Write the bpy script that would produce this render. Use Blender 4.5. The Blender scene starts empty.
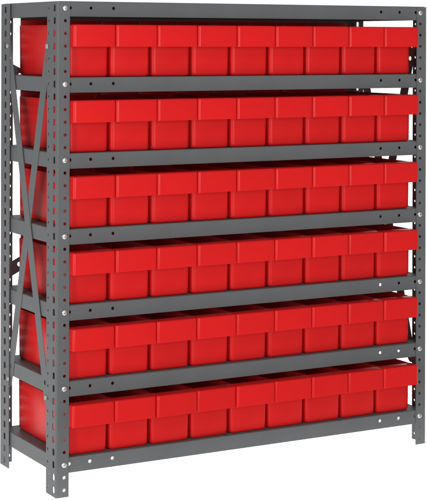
import bpy, bmesh, math, random
from mathutils import Matrix, Vector

random.seed(4)
S = 0.0254                      # the rack is laid out in inches
scene = bpy.context.scene
COL = scene.collection

# ------------------------------------------------------------------ camera
YAW, ROLL = 0.5042, 0.0027
cd = bpy.data.cameras.new("camera")
cam = bpy.data.objects.new("camera", cd)
COL.objects.link(cam)
cd.sensor_fit = 'AUTO'
cd.sensor_width = 36.0
cd.lens = 1576.6 / 500 * 36.0
cd.shift_x = (213.5 - 199.2) / 500
cd.shift_y = -(250 - 40.7) / 500
cd.clip_start = 0.05
cd.clip_end = 200
cam.matrix_world = (Matrix.Translation(Vector((-50.056, -113.792, 35.996)) * S)
                    @ Matrix.Rotation(-YAW, 4, 'Z') @ Matrix.Rotation(math.radians(90), 4, 'X')
                    @ Matrix.Rotation(ROLL, 4, 'Z'))
scene.camera = cam

# ------------------------------------------------------------------ studio light
scene.view_settings.view_transform = 'Standard'
scene.view_settings.look = 'None'
scene.view_settings.exposure = 0.0
scene.view_settings.gamma = 1.0

world = bpy.data.worlds.new("World")
scene.world = world
world.use_nodes = True
nt = world.node_tree
bg = nt.nodes['Background']
tc = nt.nodes.new('ShaderNodeTexCoord')
# white studio sweep behind and below the rack, dimmer room on the camera's side
dot = nt.nodes.new('ShaderNodeVectorMath'); dot.operation = 'DOT_PRODUCT'
dot.inputs[1].default_value = (math.sin(YAW), math.cos(YAW), 0)
nt.links.new(tc.outputs['Generated'], dot.inputs[0])
mr = nt.nodes.new('ShaderNodeMapRange'); mr.interpolation_type = 'SMOOTHSTEP'
mr.inputs['From Min'].default_value = 0.60
mr.inputs['From Max'].default_value = 0.86
nt.links.new(dot.outputs['Value'], mr.inputs['Value'])
sep = nt.nodes.new('ShaderNodeSeparateXYZ')
nt.links.new(tc.outputs['Generated'], sep.inputs[0])
mz = nt.nodes.new('ShaderNodeMapRange')
mz.inputs['From Min'].default_value = -0.55
mz.inputs['From Max'].default_value = -0.8
nt.links.new(sep.outputs['Z'], mz.inputs['Value'])
mixc = nt.nodes.new('ShaderNodeMix'); mixc.data_type = 'RGBA'
mixc.inputs['A'].default_value = (0.31, 0.31, 0.312, 1)
mixc.inputs['B'].default_value = (1.06, 1.06, 1.06, 1)
nt.links.new(mr.outputs[0], mixc.inputs['Factor'])
mixd = nt.nodes.new('ShaderNodeMix'); mixd.data_type = 'RGBA'      # added glow from below, keeps the translucent floor white
mixd.inputs['B'].default_value = (2.5, 2.5, 2.5, 1)
nt.links.new(mixc.outputs['Result'], mixd.inputs['A'])
nt.links.new(mz.outputs[0], mixd.inputs['Factor'])
nt.links.new(mixd.outputs['Result'], bg.inputs['Color'])
bg.inputs['Strength'].default_value = 1.0


def softbox(name, loc, target, sx, sy, power):
    ld = bpy.data.lights.new(name, 'AREA')
    ld.shape = 'RECTANGLE'
    ld.size, ld.size_y = sx * S, sy * S
    ld.energy = power
    o = bpy.data.objects.new(name, ld)
    COL.objects.link(o)
    o.location = Vector(loc) * S
    d = (Vector(target) - Vector(loc))
    o.rotation_euler = d.to_track_quat('-Z', 'Y').to_euler()
    return o


softbox("side_strip", (-105, -62, 22), (10, 4, 20), 6, 150, 32)
softbox("side_softbox", (-112, -28, 46), (4, 5, 20), 64, 100, 18)
softbox("front_softbox", (-30, -185, 48), (22, 4, 18), 90, 80, 93)
softbox("top_softbox", (-5, -118, 150), (18, 0, 20), 110, 60, 22)


# ------------------------------------------------------------------ materials
def mat(name):
    m = bpy.data.materials.new(name)
    m.use_nodes = True
    n = m.node_tree
    return m, n, n.nodes['Principled BSDF']


def noise_node(n, scale, detail=3, rough=0.6):
    t = n.nodes.new('ShaderNodeTexCoord')
    q = n.nodes.new('ShaderNodeTexNoise')
    q.inputs['Scale'].default_value = scale
    q.inputs['Detail'].default_value = detail
    q.inputs['Roughness'].default_value = rough
    n.links.new(t.outputs['Object'], q.inputs['Vector'])
    return q


def ramp(n, src, c0, c1, p0=0.35, p1=0.65):
    r = n.nodes.new('ShaderNodeValToRGB')
    r.color_ramp.elements[0].position = p0
    r.color_ramp.elements[1].position = p1
    r.color_ramp.elements[0].color = (*c0, 1)
    r.color_ramp.elements[1].color = (*c1, 1)
    n.links.new(src, r.inputs['Fac'])
    return r


def rrange(n, src, a, b):
    r = n.nodes.new('ShaderNodeMapRange')
    r.inputs['From Min'].default_value = 0.3
    r.inputs['From Max'].default_value = 0.7
    r.inputs['To Min'].default_value = a
    r.inputs['To Max'].default_value = b
    n.links.new(src, r.inputs['Value'])
    return r


def bump(n, b, src, strength, dist):
    k = n.nodes.new('ShaderNodeBump')
    k.inputs['Strength'].default_value = strength
    k.inputs['Distance'].default_value = dist
    n.links.new(src, k.inputs['Height'])
    n.links.new(k.outputs['Normal'], b.inputs['Normal'])


GREY, n, b = mat("grey_enamel_steel")
q = noise_node(n, 9, 4)
r = ramp(n, q.outputs['Fac'], (0.110, 0.114, 0.117), (0.119, 0.123, 0.126))
n.links.new(r.outputs['Color'], b.inputs['Base Color'])
n.links.new(rrange(n, q.outputs['Fac'], 0.46, 0.56).outputs[0], b.inputs['Roughness'])
b.inputs['Specular IOR Level'].default_value = 0.25
q2 = noise_node(n, 900, 2)
bump(n, b, q2.outputs['Fac'], 0.08, 0.0004)

def red_plastic(name, r0, r1):
    m, n, b = mat(name)
    q = noise_node(n, 14, 3)
    r = ramp(n, q.outputs['Fac'], (0.645, 0.0095, 0.0098), (0.675, 0.0103, 0.0106))
    oi = n.nodes.new('ShaderNodeObjectInfo')          # each moulding a hair different
    hv = n.nodes.new('ShaderNodeHueSaturation')
    vr = n.nodes.new('ShaderNodeMapRange')
    vr.inputs['To Min'].default_value = 0.965
    vr.inputs['To Max'].default_value = 1.035
    n.links.new(oi.outputs['Random'], vr.inputs['Value'])
    n.links.new(vr.outputs[0], hv.inputs['Value'])
    n.links.new(r.outputs['Color'], hv.inputs['Color'])
    n.links.new(hv.outputs['Color'], b.inputs['Base Color'])
    n.links.new(rrange(n, q.outputs['Fac'], r0, r1).outputs[0], b.inputs['Roughness'])
    b.inputs['Specular IOR Level'].default_value = 0.24
    q2 = noise_node(n, 30, 2)
    bump(n, b, q2.outputs['Fac'], 0.04, 0.0006)
    return m


RED = red_plastic("red_plastic", 0.27, 0.32)
RED_BODY = red_plastic("red_plastic_fine_grain", 0.33, 0.38)

ZINC, n, b = mat("zinc_plated_steel")
q = noise_node(n, 260, 3)
r = ramp(n, q.outputs['Fac'], (0.50, 0.50, 0.48), (0.66, 0.66, 0.64))
n.links.new(r.outputs['Color'], b.inputs['Base Color'])
b.inputs['Metallic'].default_value = 0.9
b.inputs['Roughness'].default_value = 0.36

DULL, n, b = mat("dull_galvanised_steel")
q = noise_node(n, 260, 3)
r = ramp(n, q.outputs['Fac'], (0.30, 0.285, 0.25), (0.40, 0.385, 0.34))
n.links.new(r.outputs['Color'], b.inputs['Base Color'])
b.inputs['Metallic'].default_value = 0.4
b.inputs['Roughness'].default_value = 0.5

FLOOR, n, b = mat("shadowless_white_sheet")          # made-up translucent sheet, lit from below so it stays white without shadows
n.nodes.remove(b)
tr = n.nodes.new('ShaderNodeBsdfTranslucent')
tr.inputs['Color'].default_value = (0.98, 0.98, 0.98, 1)
n.links.new(tr.outputs[0], n.nodes['Material Output'].inputs['Surface'])


# ------------------------------------------------------------------ mesh helpers (inches in, metres out)
def link_mesh(name, me, material, parent=None):
    me.name = name
    me.materials.clear()
    me.materials.append(material)
    o = bpy.data.objects.new(name, me)
    COL.objects.link(o)
    if parent:
        o.parent = parent
    return o


def finish(name, bm, material, parent=None, smooth=35):
    bmesh.ops.scale(bm, vec=(S, S, S), verts=bm.verts)
    bmesh.ops.recalc_face_normals(bm, faces=bm.faces)
    me = bpy.data.meshes.new(name)
    bm.to_mesh(me)
    bm.free()
    for p in me.polygons:
        p.use_smooth = True
    me.set_sharp_from_angle(angle=math.radians(smooth))
    return link_mesh(name, me, material, parent)


def box(bm, x0, x1, y0, y1, z0, z1, bev=0.0):
    v = [bm.verts.new((x, y, z)) for z in (z0, z1) for y in (y0, y1) for x in (x0, x1)]
    fs = [bm.faces.new([v[i] for i in f]) for f in
          ((0, 2, 3, 1), (4, 5, 7, 6), (0, 1, 5, 4), (2, 6, 7, 3), (0, 4, 6, 2), (1, 3, 7, 5))]
    if bev:
        es = list({e for f in fs for e in f.edges})
        bmesh.ops.bevel(bm, geom=es, offset=bev, segments=2, profile=0.5, affect='EDGES')


def circle_pts(cx, cy, r, n=14):
    return [(cx + r * math.cos(2 * math.pi * i / n), cy + r * math.sin(2 * math.pi * i / n)) for i in range(n)]


def slot_pts(cx, cy, w, h):
    r = w * 0.28
    out = []
    for sx, sy, a0 in ((1, 1, 0), (-1, 1, 90), (-1, -1, 180), (1, -1, 270)):
        for k in range(4):
            a = math.radians(a0 + 30 * k)
            out.append((cx + sx * (w / 2 - r) + r * math.cos(a), cy + sy * (h / 2 - r) + r * math.sin(a)))
    return out


def plate(bm, outline, holes, t, M):
    """flat sheet with real punched holes, added to bm through matrix M"""
    cu = bpy.data.curves.new("tmp", 'CURVE')
    cu.dimensions = '2D'
    cu.fill_mode = 'BOTH'
    cu.extrude = t / 2
    for pts in [outline] + holes:
        s = cu.splines.new('POLY')
        s.points.add(len(pts) - 1)
        for p, c in zip(s.points, pts):
            p.co = (c[0], c[1], 0, 1)
        s.use_cyclic_u = True
    o = bpy.data.objects.new("tmp", cu)
    COL.objects.link(o)
    dg = bpy.context.evaluated_depsgraph_get()
    me = bpy.data.meshes.new_from_object(o.evaluated_get(dg))
    me.transform(M)
    bm.from_mesh(me)
    bpy.data.objects.remove(o)
    bpy.data.curves.remove(cu)
    bpy.data.meshes.remove(me)


def punched(bm, x0, x1, y0, y1, holes, t, M):
    """rectangular sheet with real holes, laid out as one cell per hole; added to bm through matrix M"""
    def ctr(h):
        return sum(p[0] for p in h) / len(h), sum(p[1] for p in h) / len(h)
    rows = {}
    for h in holes:
        rows.setdefault(round(ctr(h)[1], 3), []).append(h)
    ys = sorted(rows)
    cells = []
    yb = [y0] + [(p + q) / 2 for p, q in zip(ys, ys[1:])] + [y1]
    for k, y in enumerate(ys):
        hs = sorted(rows[y], key=lambda h: ctr(h)[0])
        xs = [ctr(h)[0] for h in hs]
        xb = [x0] + [(p + q) / 2 for p, q in zip(xs, xs[1:])] + [x1]
        for j, h in enumerate(hs):
            cells.append((xb[j], xb[j + 1], yb[k], yb[k + 1], h))
    new = []
    def V(x, y, z):
        v = bm.verts.new((x, y, z))
        new.append(v)
        return v
    if not cells:
        for z in (t / 2, -t / 2):
            bm.faces.new([V(*p, z) for p in rect(x0, x1, y0, y1)])
    for cx0, cx1, cy0, cy1, h in cells:
        cx, cy = ctr(h)
        h = sorted(h, key=lambda p: math.atan2(p[1] - cy, p[0] - cx))
        ang = [math.atan2(p[1] - cy, p[0] - cx) for p in h]
        corners = sorted((math.atan2(q[1] - cy, q[0] - cx), q) for q in rect(cx0, cx1, cy0, cy1))
        def out(a):
            dx, dy = math.cos(a), math.sin(a)
            k = 1e9
            if dx > 1e-9: k = min(k, (cx1 - cx) / dx)
            if dx < -1e-9: k = min(k, (cx0 - cx) / dx)
            if dy > 1e-9: k = min(k, (cy1 - cy) / dy)
            if dy < -1e-9: k = min(k, (cy0 - cy) / dy)
            return cx + dx * k, cy + dy * k
        n_ = len(h)
        for z in (t / 2, -t / 2):
            hv = [V(*p, z) for p in h]
            ov = [V(*out(a), z) for a in ang]
            for i in range(n_):
                j = (i + 1) % n_
                a0, a1 = ang[i], ang[j] + (2 * math.pi if j == 0 else 0)
                mid = [V(*q, z) for a, q in corners if a0 < a < a1] + [V(*q, z) for a, q in corners if a0 < a + 2 * math.pi < a1]
                bm.faces.new([hv[i], ov[i]] + mid + [ov[j], hv[j]])
        for i in range(n_):
            j = (i + 1) % n_
            bm.faces.new([V(*h[i], t / 2), V(*h[j], t / 2), V(*h[j], -t / 2), V(*h[i], -t / 2)])
    c = rect(x0, x1, y0, y1)
    for i in range(4):
        p, q = c[i], c[(i + 1) % 4]
        bm.faces.new([V(*p, t / 2), V(*q, t / 2), V(*q, -t / 2), V(*p, -t / 2)])
    bmesh.ops.transform(bm, matrix=M, verts=new)
    bmesh.ops.remove_doubles(bm, verts=new, dist=1e-5)


def rect(x0, x1, y0, y1):
    return [(x0, y0), (x1, y0), (x1, y1), (x0, y1)]


def XZ(y):      # sheet drawn in x,z standing at depth y
    return Matrix(((1, 0, 0, 0), (0, 0, -1, y), (0, 1, 0, 0), (0, 0, 0, 1)))


def YZ(x):      # sheet drawn in y,z standing at x
    return Matrix(((0, 0, 1, x), (1, 0, 0, 0), (0, 1, 0, 0), (0, 0, 0, 1)))


def arc_bar(bm, axis, p0, p1, c, ro, ri, a0, a1, seg=6):
    """rounded bend: ring sector swept from p0 to p1 along an axis; c is the bend centre in the other two axes"""
    rings = []
    for p in (p0, p1):
        ring = []
        for r, order in ((ro, range(seg + 1)), (ri, range(seg, -1, -1))):
            for k in order:
                a = math.radians(a0 + (a1 - a0) * k / seg)
                u, v = c[0] + r * math.cos(a), c[1] + r * math.sin(a)
                ring.append(bm.verts.new({'x': (p, u, v), 'y': (u, p, v), 'z': (u, v, p)}[axis]))
        rings.append(ring)
    m = len(rings[0])
    for i in range(m):
        bm.faces.new((rings[0][i], rings[0][(i + 1) % m], rings[1][(i + 1) % m], rings[1][i]))
    bm.faces.new(rings[0])
    bm.faces.new(rings[1][::-1])


def tag(o, label=None, cat=None, group=None, kind=None):
    if label: o['label'] = label
    if cat: o['category'] = cat
    if group: o['group'] = group
    if kind: o['kind'] = kind


# ------------------------------------------------------------------ added floor sheet under the rack, shows no shadows
bm = bmesh.new()
vs = [bm.verts.new(p) for p in ((-60, -5, 0), (110, -5, 0), (220, 260, 0), (-60, 260, 0))]
bm.faces.new(vs)
floor = finish("floor", bm, FLOOR)
tag(floor, kind='structure')

# ------------------------------------------------------------------ the rack
W, D, H = 36.0, 11.87, 39.05
ZB = [38.546 - 6 * k for k in range(7)]         # bolt heights, top shelf first
FX, FY, T = 1.09, 1.98, 0.07

rack = bpy.data.objects.new("shelving_unit", None)
rack.empty_display_size = 0.1
COL.objects.link(rack)
tag(rack, "grey steel shelving unit with seven shelves, perforated posts and crossed side braces", "shelving unit")

HZ = [38.546 - k for k in range(39) if 38.546 - k > 0.3]


def dome_bolt(name, parent, loc, normal, r=0.24, m=None):
    """zinc truss-head bolt with a shallow socket, on a thin washer rim"""
    bm = bmesh.new()
    prof = [(0, .075), (r * .28, .07), (r * .36, .118), (r * .55, .112), (r * .78, .085), (r * .94, .045), (r, .008), (r, -.01)]
    nseg = 20
    rings = []
    for rr, z in prof:
        if rr == 0:
            rings.append([bm.verts.new((0, 0, z))])
        else:
            rings.append([bm.verts.new((rr * math.cos(2 * math.pi * i / nseg), rr * math.sin(2 * math.pi * i / nseg), z)) for i in range(nseg)])
    for a, b_ in zip(rings, rings[1:]):
        for i in range(nseg):
            if len(a) == 1:
                bm.faces.new((a[0], b_[i], b_[(i + 1) % nseg]))
            else:
                bm.faces.new((a[i], b_[i], b_[(i + 1) % nseg], a[(i + 1) % nseg]))
    q = Vector((0, 0, 1)).rotation_difference(Vector(normal))
    M = q.to_matrix().to_4x4()
    M = Matrix.Translation(Vector(loc)) @ M @ Matrix.Rotation(random.uniform(0, 6), 4, 'Z')
    bmesh.ops.transform(bm, matrix=M, verts=bm.verts)
    return finish(name, bm, m or ZINC, parent, 50)


def post(right, back):
    bm = bmesh.new()
    sx = (lambda x: W - x) if right else (lambda x: x)
    sy = (lambda y: D - y) if back else (lambda y: y)
    srt = lambda a, b_: (min(a, b_), max(a, b_))
    R = 0.15
    x0, x1 = srt(sx(R), sx(FX))
    hx = sx(0.80 if back else 0.705)
    punched(bm, x0, x1, 0, H, [circle_pts(hx, z, 0.15 if back else 0.135) for z in HZ], T,
          XZ(sy(T / 2)))
    y0, y1 = srt(sy(R), sy(FY))
    holes = []
    for z in HZ:
        if back:
            holes.append(slot_pts(sy(1.07), z, 0.42, 0.54))
        else:
            holes.append(slot_pts(sy(0.53), z, 0.42, 0.54))
            holes.append(circle_pts(sy(1.66), z, 0.115, 10))
    punched(bm, y0, y1, 0, H, holes, T, YZ(sx(T / 2)))
    a = {(0, 0): (180, 270), (1, 0): (270, 360), (0, 1): (90, 180), (1, 1): (0, 90)}[(int(right), int(back))]
    arc_bar(bm, 'z', 0, H, (sx(R), sy(R)), R, R - T, a[0], a[1])
    p = finish("post", bm, GREY, rack, 40)
    for z in ZB:
        dome_bolt("bolt", p, (sx(0.70), sy(0.0), z), (0, 1 if back else -1, 0))
    return p


posts = [post(False, False), post(True, False), post(False, True), post(True, True)]

# shelves: a folded steel pan with punched front and rear lips and hemmed lower edges
SX0, SX1, SY0, SY1 = 0.165, W - 0.165, 0.076, D - 0.076
LIP, ST, RB = 1.21, 0.05, 0.07
SHELF_TOP = 0.525                                # above the bolt line
hx_list = [1.17, 2.96, 4.94, 31.06, 33.07, 34.83]


def shelf_mesh(blocker):
    bm = bmesh.new()
    box(bm, SX0 + RB, SX1 - RB, SY0 + RB, SY1 - RB, -ST, 0)
    zc = -SHELF_TOP
    for y in (SY0 + ST / 2, SY1 - ST / 2):
        punched(bm, SX0 + RB, SX1 - RB, -LIP, -RB, [circle_pts(x, zc, 0.135) for x in hx_list], ST, XZ(y))
    for x in (SX0 + ST / 2, SX1 - ST / 2):
        punched(bm, SY0 + RB, SY1 - RB, -LIP, -RB, [], ST, YZ(x))
    ri = RB - ST
    arc_bar(bm, 'x', SX0 + RB, SX1 - RB, (SY0 + RB, -RB), RB, ri, 90, 180)
    arc_bar(bm, 'x', SX0 + RB, SX1 - RB, (SY1 - RB, -RB), RB, ri, 0, 90)
    arc_bar(bm, 'y', SY0 + RB, SY1 - RB, (SX0 + RB, -RB), RB, ri, 90, 180)
    arc_bar(bm, 'y', SY0 + RB, SY1 - RB, (SX1 - RB, -RB), RB, ri, 0, 90)
    # four rounded upright corners
    for cx, cy, a in ((SX0 + RB, SY0 + RB, 180), (SX1 - RB, SY0 + RB, 270), (SX1 - RB, SY1 - RB, 0), (SX0 + RB, SY1 - RB, 90)):
        arc_bar(bm, 'z', -LIP, -RB * .5, (cx, cy), RB, ri, a, a + 90)
    # added strip under the rear lip, blocks white background showing through the gaps
    if blocker:
        punched(bm, 1.75, W - 0.75, -LIP - blocker, -LIP + 0.2, [], 0.04, XZ(SY1 - ST - 0.024))
    # hems
    h = 0.45
    e = 0.002
    box(bm, SX0 + RB, SX1 - RB, SY0 + ST + e, SY0 + h, -LIP + e, -LIP + 0.04)
    box(bm, SX0 + RB, SX1 - RB, SY1 - h, SY1 - ST - 0.048, -LIP + e, -LIP + 0.04)
    box(bm, SX0 + ST + e, SX0 + h, SY0 + h + e, SY1 - h - e, -LIP + e, -LIP + 0.04)
    box(bm, SX1 - h, SX1 - ST - e, SY0 + h + e, SY1 - h - e, -LIP + e, -LIP + 0.04)
    return bm


shelf_a = shelf_b = None
for k, z in enumerate(ZB):
    if k == 0:
        s = shelf_a = finish("shelf", shelf_mesh(1.0), GREY, rack, 40)
    elif k == 3:
        s = shelf_b = finish("shelf", shelf_mesh(0), GREY, rack, 40)
    else:
        s = (shelf_a if k < 3 else shelf_b).copy()
        COL.objects.link(s)
        s.parent = rack
    s.location = (0, 0, (z + SHELF_TOP + (0.02 if k == 0 else 0)) * S)


# braces: flat straps bolted to the posts
def strap(bm, p0, p1, width, thick, axis):
    """flat bar between two points, lying in the plane square to axis ('x' or 'y'), rounded ends with a hole each"""
    a, b_ = Vector(p0), Vector(p1)
    L = (b_ - a).length
    r = width / 2
    out = []
    for k in range(9):
        t = math.radians(90 + 180 * k / 8)
        out.append((r * 0.9 * math.cos(t) - 0.15, r * math.sin(t)))
    for k in range(9):
        t = math.radians(-90 + 180 * k / 8)
        out.append((L + 0.15 + r * 0.9 * math.cos(t), r * math.sin(t)))
    holes = [circle_pts(0.0, 0, .16), circle_pts(L, 0, .16), circle_pts(1.15, 0, .2), circle_pts(L - 1.15, 0, .2)]
    u = (b_ - a).normalized()
    n_ = Vector((1, 0, 0)) if axis == 'x' else Vector((0, 1, 0))
    v = n_.cross(u)
    M = Matrix(((u.x, v.x, n_.x, a.x), (u.y, v.y, n_.y, a.y), (u.z, v.z, n_.z, a.z), (0, 0, 0, 1)))
    plate(bm, out, holes, thick, M)


ZT, ZL = ZB[0] - 3.0, ZB[0] - 31.0
YF, YR = 1.98, D - 1.86
for xa, xb, xo, nx in ((0.093, 0.137, -0.03, -1), (W - 0.093, W - 0.137, W + 0.03, 1)):
    for x, pa, pb in ((xa, (YR + 0.35, ZT), (YF + 0.1, ZL)), (xb, (YF, ZT), (YR, ZL))):
        bm = bmesh.new()
        strap(bm, (x, *pa), (x, *pb), 1.12, 0.036, 'x')
        br = finish("cross_brace", bm, GREY, rack, 40)
        for p in (pa, pb):
            dome_bolt("bolt", br, (xo + nx * -0.02, p[0], p[1]), (nx, 0, 0), 0.22, DULL)
for y, za, zb_ in ((D + 0.02, 33.5, 16.3), (D + 0.062, 16.3, 33.5)):
    bm = bmesh.new()
    strap(bm, (0.75, y, za), (W - 0.75, y, zb_), 1.12, 0.036, 'y')
    br = finish("cross_brace", bm, GREY, rack, 40)
    for p in ((0.75, za), (W - 0.75, zb_)):
        dome_bolt("bolt", br, (p[0], D + 0.08, p[1]), (0, 1, 0), 0.22, DULL)

# ------------------------------------------------------------------ the red drawers
PITCH, X0 = 3.735, 1.14
BH, GRIP_Z = 4.16, 2.42
YB, YH, YREAR = 0.50, -0.60, 10.80


def ring(bm, x0, x1, y0, y1, z, r, seg=5):
    out = []
    for cx, cy, a0 in ((x1 - r, y1 - r, 0), (x0 + r, y1 - r, 90), (x0 + r, y0 + r, 180), (x1 - r, y0 + r, 270)):
        for k in range(seg + 1):
            a = math.radians(a0 + 90 * k / seg)
            out.append(bm.verts.new((cx + r * math.cos(a), cy + r * math.sin(a), z)))
    return out


def drawer_body():
    bm = bmesh.new()
    xa, xb, ya, yb = 0.035, PITCH - 0.14, YB, YREAR
    rings = []
    prof = [(0.00, 0.22), (0.02, 0.13), (0.06, 0.08), (0.12, 0.05), (0.2, 0.035), (0.3, 0.03), (2.2, 0.016), (BH - 0.03, 0.0), (BH, 0.025),
            (BH, 0.075), (BH - 0.03, 0.10), (2.2, 0.12), (0.25, 0.14), (0.13, 0.22), (0.11, 0.32)]
    for z, d in prof:
        rings.append(ring(bm, xa + d, xb - d, ya + d, yb - d, z, max(0.36 - d * 0.35, 0.08)))
    m = len(rings[0])
    for A, B in zip(rings, rings[1:]):
        for i in range(m):
            bm.faces.new((A[i], A[(i + 1) % m], B[(i + 1) % m], B[i]))
    bm.faces.new(rings[0][::-1])
    bm.faces.new(rings[-1])
    # taller middle of the rear wall
    box(bm, xa + 0.22, xb + 0.02, YREAR - 0.093, YREAR - 0.012, BH - 0.3, BH + 0.46, 0.03)
    return bm


def drawer_grip():
    """deep hooded pull across the top of the front, open underneath"""
    bm = bmesh.new()
    x0, x1 = 0.006, PITCH - 0.006
    box(bm, x0, x1, YH, YB + 0.04, GRIP_Z, BH + 0.012)
    bm.faces.ensure_lookup_table()
    dele = [f for f in bm.faces if f.calc_center_median().z < GRIP_Z + .01 or f.calc_center_median().y > YB]
    bmesh.ops.delete(bm, geom=dele, context='FACES')
    up = [e for e in bm.edges if len(e.link_faces) == 2 and abs(e.verts[0].co.z - e.verts[1].co.z) > 0.5]
    bmesh.ops.bevel(bm, geom=up, offset=0.25, segments=6, profile=0.5, affect='EDGES')
    top = [e for e in bm.edges if len(e.link_faces) == 2 and min(v.co.z for v in e.verts) > BH]
    bmesh.ops.bevel(bm, geom=top, offset=0.13, segments=4, profile=0.5, affect='EDGES')
    bmesh.ops.recalc_face_normals(bm, faces=bm.faces)
    c = bm.faces[:]
    if sum((f.normal.dot(f.calc_center_median() - Vector((PITCH / 2, 0, 3.2)))) for f in c) < 0:
        bmesh.ops.reverse_faces(bm, faces=c)
    bmesh.ops.solidify(bm, geom=c, thickness=0.09)
    return bm


ORD = ["first", "second", "third", "fourth", "fifth", "sixth", "seventh", "eighth", "ninth"]
ROWS = ["top row", "second row down", "third row down", "fourth row down", "fifth row down", "bottom row"]
GROUP = "red drawers filling the shelves"

proto = bpy.data.objects.new("storage_drawer", None)
proto.empty_display_size = 0.05
COL.objects.link(proto)
finish("body", drawer_body(), RED_BODY, proto, 42)
finish("grip", drawer_grip(), RED, proto, 42)
parts = list(proto.children)

for row in range(6):
    zt = ZB[row + 1] + SHELF_TOP + 0.012
    for i in range(9):
        if row == 0 and i == 0:
            o = proto
        else:
            o = proto.copy()
            COL.objects.link(o)
            for ch in parts:
                c = ch.copy()
                COL.objects.link(c)
                c.parent = o
        dy = random.uniform(-0.04, 0.04)
        dx = random.uniform(-0.004, 0.004)
        o.location = ((X0 + i * PITCH + dx) * S, dy * S, zt * S)
        o.rotation_euler = (0, 0, math.radians(random.uniform(-0.12, 0.12)))
        if i == 0:
            where = "leftmost drawer, beside the left front post"
        elif i == 8:
            where = "rightmost drawer, beside the right front post"
        else:
            where = ORD[i] + " drawer from the left"
        tag(o, "red plastic " + where + ", " + ROWS[row], "drawer", GROUP)
